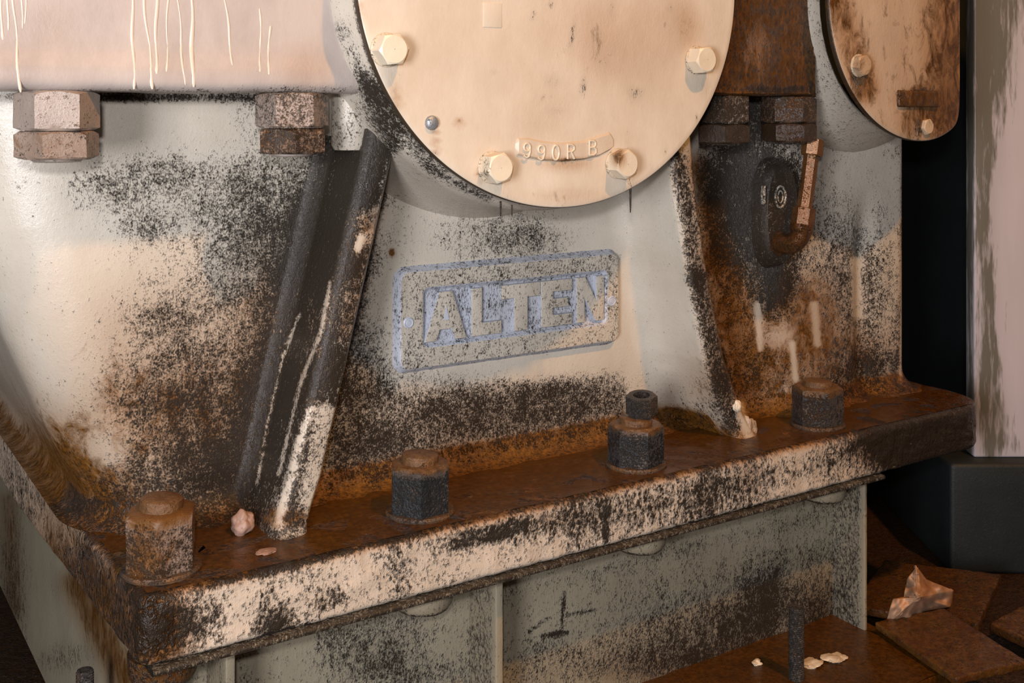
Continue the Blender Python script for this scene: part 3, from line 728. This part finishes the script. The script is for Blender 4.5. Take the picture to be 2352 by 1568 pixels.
d2 = Vector((p_end.x-Cc.x, p_end.y-Cc.y, 0)).normalized(); rad_ = .018
for k in range(11):
    a = math.pi/2*k/10; pts.append(Cc-ax*.005-ax*(rad_*math.sin(a))+d2*(rad_*(1-math.cos(a))))
pts = [Cc+ax*.002]+pts+[p_end+Vector((0, .0, 0))]
pts[-1].z = pts[-2].z
rads = [.0135, .0135]+[.0112]*10+[.0105]
mm = M(); mm.tube(pts, rads, 24); mm.build('elbow', MT['brass'], pf_, dirt=dict(G=.55, R=.75), jit=.0004)
mm = M(); mm.tube([pts[-2]*.55+pts[-1]*.45, pts[-2]*.35+pts[-1]*.65], .0145, 24); mm.build('elbow_collar', MT['brass'], pf_, dirt=dict(G=.7, R=.8), jit=.0004)

# ================================================================== SUPPORT FRAME
fr = thing('support_frame', 'grey green welded steel frame under the foot flange', 'frame', (0.7, .95, zr(-.655)))
mm = M()
P = []
for i in range(300):
    x = lerp(.236, 1.066, i/299); e = mnoise.noise(Vector((x*40, 0, 9)))*.0010
    P.append([Vector((x, y_-(e if y_ < .88 else 0), zr(z_+(e*.7 if z_ < -.425 else 0)))) for y_, z_ in ((.98, ZB-.0005), (.862, ZB-.0005), (.857, ZB-.0010), (.8555, ZB-.003), (.856, ZB-.0052), (.858, ZB-.0066), (.865, ZB-.007), (.98, ZB-.007))])
mm.grid(P)
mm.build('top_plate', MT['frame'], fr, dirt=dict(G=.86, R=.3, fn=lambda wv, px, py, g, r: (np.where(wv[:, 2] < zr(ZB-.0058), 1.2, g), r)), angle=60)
mm = M(); YB = .934; P = []
for j in range(70):
    z_ = lerp(ZB-.006, -.612, j/69)
    P.append([Vector((lerp(.24, 1.075, i/260), YB, zr(z_))) for i in range(261)])
mm.grid(P)
mm.add([(.24, YB+.01, zr(-.612)), (1.075, YB+.01, zr(-.612)), (1.075, YB+.01, zr(ZB-.01)), (.24, YB+.01, zr(ZB-.01))], [(0, 1, 2, 3)])
gP = [(1760, 1370, 55, 90, 10, .95), (1700, 1440, 80, 60, 0, .7), (1560, 1440, 120, 60, 0, .38), (1650, 1520, 260, 40, 0, .6), (1450, 1500, 130, 60, 0, .3), (1870, 1430, 80, 80, 0, .5),
      (860, 1470, 130, 100, 0, .40), (760, 1430, 40, 90, 0, .25), (950, 1540, 200, 50, 0, .4), (1240, 1540, 100, 50, 0, .35), (1100, 1500, 30, 100, 0, .35), (1280, 1490, 60, 30, 0, .35),
      ('L', 1296, 1360, 1290, 1440, 4, .9), ('L', 1248, 1460, 1300, 1452, 7, .95), ('L', 1300, 1412, 1365, 1400, 4, .7), ('L', 1215, 1450, 1262, 1418, 3.5, .8), (1850, 1500, 100, 30, 0, .5),
      (600, 1400, 300, 30, -14, .2), (1500, 1280, 500, 18, -14, .25)]
rP = [(1800, 1500, 190, 50, 0, .75), (1560, 1540, 200, 40, 0, .5), (1700, 1340, 200, 100, 0, .12), (1880, 1400, 60, 120, 0, .35)]
mm.build('web', MT['frame'], fr, dirt=dict(G=.40, g=gP+[(1700, 1440, 330, 130, 0, .45), (1900, 1300, 120, 200, 0, .3)], r=rP))
for (px_, drt) in ((541, dict(G=.50, R=.1)), (1156, dict(G=.60, R=.05)), (1992, dict(G=.68, R=.12))):
    x_ = at(px_, 1400, .886).x
    mm = M(); mm.box((x_-.008 if px_ < 1900 else x_-.005, .886, zr(-.612)), (x_, YB+.002, zr(ZB-.006)), .0012, cuts=.012)
    def sfn(wv, px, py, g, r): return np.where(wv[:, 1] < .889, .3, g), r
    mm.build('stiffener', MT['frame'] if px_ > 1900 else MT['frame'], fr, dirt=dict(fn=sfn, **drt), jit=.0003)
# left end plate
mm = M(); P = []
for j in range(50):
    z_ = lerp(ZB-.001, -.612, j/49); P.append([Vector((.240, lerp(.886, 1.70, (i/80)**1.3), zr(z_))) for i in range(81)])
mm.grid(P); mm.box((.240, .886, zr(-.612)), (.250, .90, zr(ZB-.001)), .001)
mm.build('end_plate', MT['frame'], fr, dirt=dict(G=.14, g=[(150, 1510, 90, 40, -10, .5), (30, 1400, 40, 300, 0, .6), (120, 1330, 60, 60, 0, .2)], r=[('L', 175, 1340, 290, 1560, 40, .75), ('L', 20, 1150, 30, 1400, 25, .5)]))
# base plate
mm = M(); P = []
for j in range(40):
    y_ = lerp(.775, 1.1, j/39)
    P.append([Vector((lerp(.14, 1.085, i/240), y_, zr(-.6105)+mnoise.noise(Vector((lerp(.14, 1.085, i/240)*40, y_*40, 0)))*.0015)) for i in range(241)])
mm.grid(P)
mm.box((.14, .775, .0), (1.085, 1.1, zr(-.612)), .002)
mm.build('base_plate', MT['flange_top'], fr, dirt=dict(G=.35, R=1.0, g=[(1720, 1530, 60, 20, 0, .3)]), label='oil soaked base plate')
# bolt heads under the top plate
for i, (X, ww) in enumerate(((.256, .047), (.489, .047), (.740, .047), (1.010, .047))):
    lab = ['rusty bolt head under the flange at the far left end', 'grey bolt head under the flange, left of the tall stiffener edge', 'rounded bolt head under the middle of the flange with a bright glint', 'dark bolt head under the flange near the right corner of the frame'][i]
    t = thing('bolt_head', lab, 'bolt', (X, .900, zr(ZB-.031)), 'bolt heads under the frame top plate')
    mm = M(); mm.lathe([(.0005, -.024), (.017, -.0235), (.0235, -.0215), (.026, -.0175), (.0272, -.013), (.0272, .0)], Matrix.Translation((X, .900, zr(ZB-.007))), n=44)
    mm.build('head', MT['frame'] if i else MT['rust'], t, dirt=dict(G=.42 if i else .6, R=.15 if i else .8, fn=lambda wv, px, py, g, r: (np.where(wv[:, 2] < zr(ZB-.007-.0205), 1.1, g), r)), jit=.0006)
if True:
    X = .256
    mm = M()

# studs (threaded rods)
def threaded(name, X, Y, z0, z1, r_, label):
    t = thing(name, label, 'threaded rod', (X, Y, zr(z0)), 'threaded holding down studs')
    mm_ = M(); n = 28; pitch = .0022; turns = int((z1-z0)/pitch); P_ = []
    steps = turns*6
    rows_ = []
    for k in range(n+1):
        a = 2*math.pi*k/n; rr_ = []
        for s_ in range(steps+1):
            zz = z0+(z1-z0)*s_/steps; ph = ((zz-z0)/pitch-a/(2*math.pi)) % 1
            rd = r_-.0010*abs(2*ph-1)
            if s_ >= steps-2: rd = r_*.86
            rr_.append(Vector((X+rd*math.cos(a), Y+rd*math.sin(a), zr(zz))))
        rr_.append(Vector((X+.0003*math.cos(a), Y+.0003*math.sin(a), zr(z1))))
        rows_.append(rr_)
    mm_.grid(rows_, flip=True)
    mm_.build('threaded_shank', MT['nut'], t, dirt=dict(G=.7, R=.35), angle=60)
    return t
q = at(1829, 1555, .850)
threaded('threaded_stud', q.x, q.y, -.612, -.612+.0785, .0083, 'black threaded stud rising from the base plate at the right')
q = at(195, 1525, .965)
threaded('threaded_stud', q.x, q.y, -.612, -.4585, .0072, 'dark threaded stud at the bottom left corner of the frame')

# ================================================================== LOOSE BITS ON THE FLANGE
def lump(name, label, cat, c, s, mat, dirt, seed=0, rough=.35, group=None):
    bm = bmesh.new(); bmesh.ops.create_icosphere(bm, subdivisions=4, radius=1)
    for v in bm.verts:
        n = mnoise.noise(v.co*1.3+Vector((seed, 0, 0)))*rough+mnoise.noise(v.co*4+Vector((seed, 3, 0)))*rough*.3
        v.co *= 1+n; v.co = Vector((v.co.x*s[0], v.co.y*s[1], v.co.z*s[2]))+Vector(c)
    mm_ = M(); mm_.bm(bm); o_ = mm_.build(name, mat, dirt=dirt); tag(o_, label, cat, group); return o_
q = at(568, 1222, .945)
lump('stone', 'pinkish stone lying in the oil at the foot of the left rib', 'stone', (.3365, .945, zr(ZT)+.009), (.010, .009, .0105), MT['stone'], dict(G=.3, R=.2), 1)
q = at(545, 1278, .905)
lump('paint_flake', 'flat pale flake lying in the oil in front of the stone', 'flake', (.338, .893, zr(ZT)+.0012), (.0085, .0065, .0016), MT['stone'], dict(G=.35, R=.4), 4)
lump('paint_chip', 'small cream chip at the foot of the right rib', 'flake', tuple(at(1693, 932, .915)), (.0045, .004, .006), MT['bolt'], dict(G=.1, R=.1), 8)
lump('crusty_scale', 'peach coloured scale where the right rib meets the flange', 'flake', tuple(at(1718, 985, .925)), (.009, .007, .014), MT['flange'], dict(G=.45, R=.4), 9, .6)
for i, (px_, py_, s_) in enumerate(((1865, 1528, .012), (1918, 1515, .014), (1738, 1525, .006))):
    c = at(px_, py_, .88); zt0 = zr(-.6105); k_ = (zt0-CZ)/(c.z-CZ); c = Vector((c.x*k_, c.y*k_, zt0+.002))
    lump('paint_flake', ['cream flake on the oily base plate just right of the stud', 'larger curled cream flake further right on the base plate', 'small cream flake left of the stud on the base plate'][i], 'flake', tuple(c), (s_, s_*.7, .0025), MT['bolt'], dict(G=.15, R=.25), i+20, .6)

# ================================================================== RIGHT BACKGROUND
def camspace(xc, zc): return Vector((xc*CA+zc*SA, -xc*SA+zc*CA, 0))
# worn painted panel, facing the gangway
RM = lambda x_, y_: Matrix.Translation(camspace(x_, y_)) @ Matrix.Rotation(-YAW, 4, 'Z')
zc_ = 1.62; xl_ = (2237-CX)/F*zc_
pn = thing('steel_panel', 'tall steel panel with worn lilac paint at the right of the engine', 'panel', tuple(camspace(xl_+.2, zc_)+Vector((0, 0, zr(-.500)))))
mm = M(); mm.box((0, 0, zr(-.500)), (.45, .03, zr(.45)), .003, cuts=.02, mat=RM(xl_, zc_))
gN = [('L', 2228, 0, 2228, 1040, 9, 1.1), ('L', 2255, 0, 2262, 330, 38, 1.1), ('L', 2265, 330, 2262, 1040, 26, 1.0), ('L', 2330, 0, 2300, 250, 36, .8), (2270, 60, 50, 130, 0, .75), (2330, 10, 60, 60, 0, .6), (2310, 130, 30, 60, 20, .55), (2262, 300, 22, 160, 0, .85), (2300, 330, 30, 100, 0, .55), (2262, 860, 40, 60, 0, .8), (2270, 960, 50, 70, 0, .85), (2330, 960, 40, 60, 0, .35), (2300, 1030, 90, 20, 0, .7)]  # first strip paints the shade of the sheet's left side face
mm.build('sheet', MT['panel'], pn, dirt=dict(G=.12, g=gN, r=[(2270, 980, 30, 60, 0, .3)], fn=lambda wv, px, py, g, r: (g, r)))
pl = M(); pl.box((-.045, .0, 0), (.50, .30, zr(-.500)), .006, cuts=.04, mat=RM(xl_, zc_-.03))
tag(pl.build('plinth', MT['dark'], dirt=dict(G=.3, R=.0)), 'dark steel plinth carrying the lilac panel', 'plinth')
# dark tank behind the engine end
tk = M(); tk.box((1.30, 1.25, 0), (2.4, 1.9, 1.25), .02, cuts=.1)
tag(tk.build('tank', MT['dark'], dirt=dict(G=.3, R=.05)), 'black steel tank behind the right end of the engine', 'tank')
# scrap plates on the floor
def slab(name, label, c, sx, sy, th, rotz, tilt, dirt, seed):
    mm_ = M(); mt = Matrix.Translation(c) @ Matrix.Rotation(rotz, 4, 'Z') @ Matrix.Rotation(tilt, 4, 'X')
    mm_.box((-sx/2, -sy/2, -th/2), (sx/2, sy/2, th/2), .002, cuts=.006, mat=mt)
    o_ = mm_.build(name, MT['rust'], dirt=dirt, jit=.0012); tag(o_, label, 'scrap', 'rusty scrap on the floor'); return o_
slab('scrap_plate', 'flat rusty scrap plate leaning by the frame corner, nearest the stud', (1.105, .800, .052), .10, .13, .009, math.radians(-12), math.radians(2), dict(G=.35, R=.85), 1)
slab('scrap_plate', 'dark rusty scrap plate lying under the rag', (1.235, .925, .034), .17, .15, .010, math.radians(25), math.radians(-5), dict(G=.5, R=.8), 2)
slab('scrap_plate', 'rusty scrap plate at the bottom right corner', (1.32, .78, .020), .16, .13, .012, math.radians(5), math.radians(4), dict(G=.45, R=.8), 3)
# rag
rg = M(); n = 70; c0 = at(2115, 1400, .925)
outl = [(2033, 1437), (2050, 1375), (2075, 1370), (2083, 1330), (2104, 1298), (2128, 1330), (2190, 1355), (2186, 1393), (2120, 1405), (2075, 1430)]
cen = (2108, 1372)
rows_ = []
for i in range(120):
    t = i/120*len(outl); a, b = outl[int(t)], outl[(int(t)+1) % len(outl)]; ft = t-int(t)
    ex, ez = lerp(a[0], b[0], ft), lerp(a[1], b[1], ft)
    rr_ = []
    for k in range(22):
        s_ = 1-k/21.0
        px_, py_ = lerp(cen[0], ex, s_), lerp(cen[1], ez, s_)
        y_ = .850+.02*s_+.020*mnoise.noise(Vector((px_*.022, py_*.022, 2)))+.008*mnoise.noise(Vector((px_*.06, py_*.06, 2)))-.012*(1-s_)
        rr_.append(at(px_, py_, y_))
    rows_.append(rr_)
rg.grid(rows_, True)
ro = rg.build('rag', MT['rag'], dirt=dict(G=.10, R=.12, g=[(2150, 1345, 30, 15, 30, .3)], r=[(2125, 1350, 12, 30, 0, .4)]), angle=180)
sm = ro.modifiers.new('thickness', 'SOLIDIFY'); sm.thickness = .004; sm.offset = 1
tag(ro, 'crumpled cream rag standing on the scrap at bottom right', 'rag')
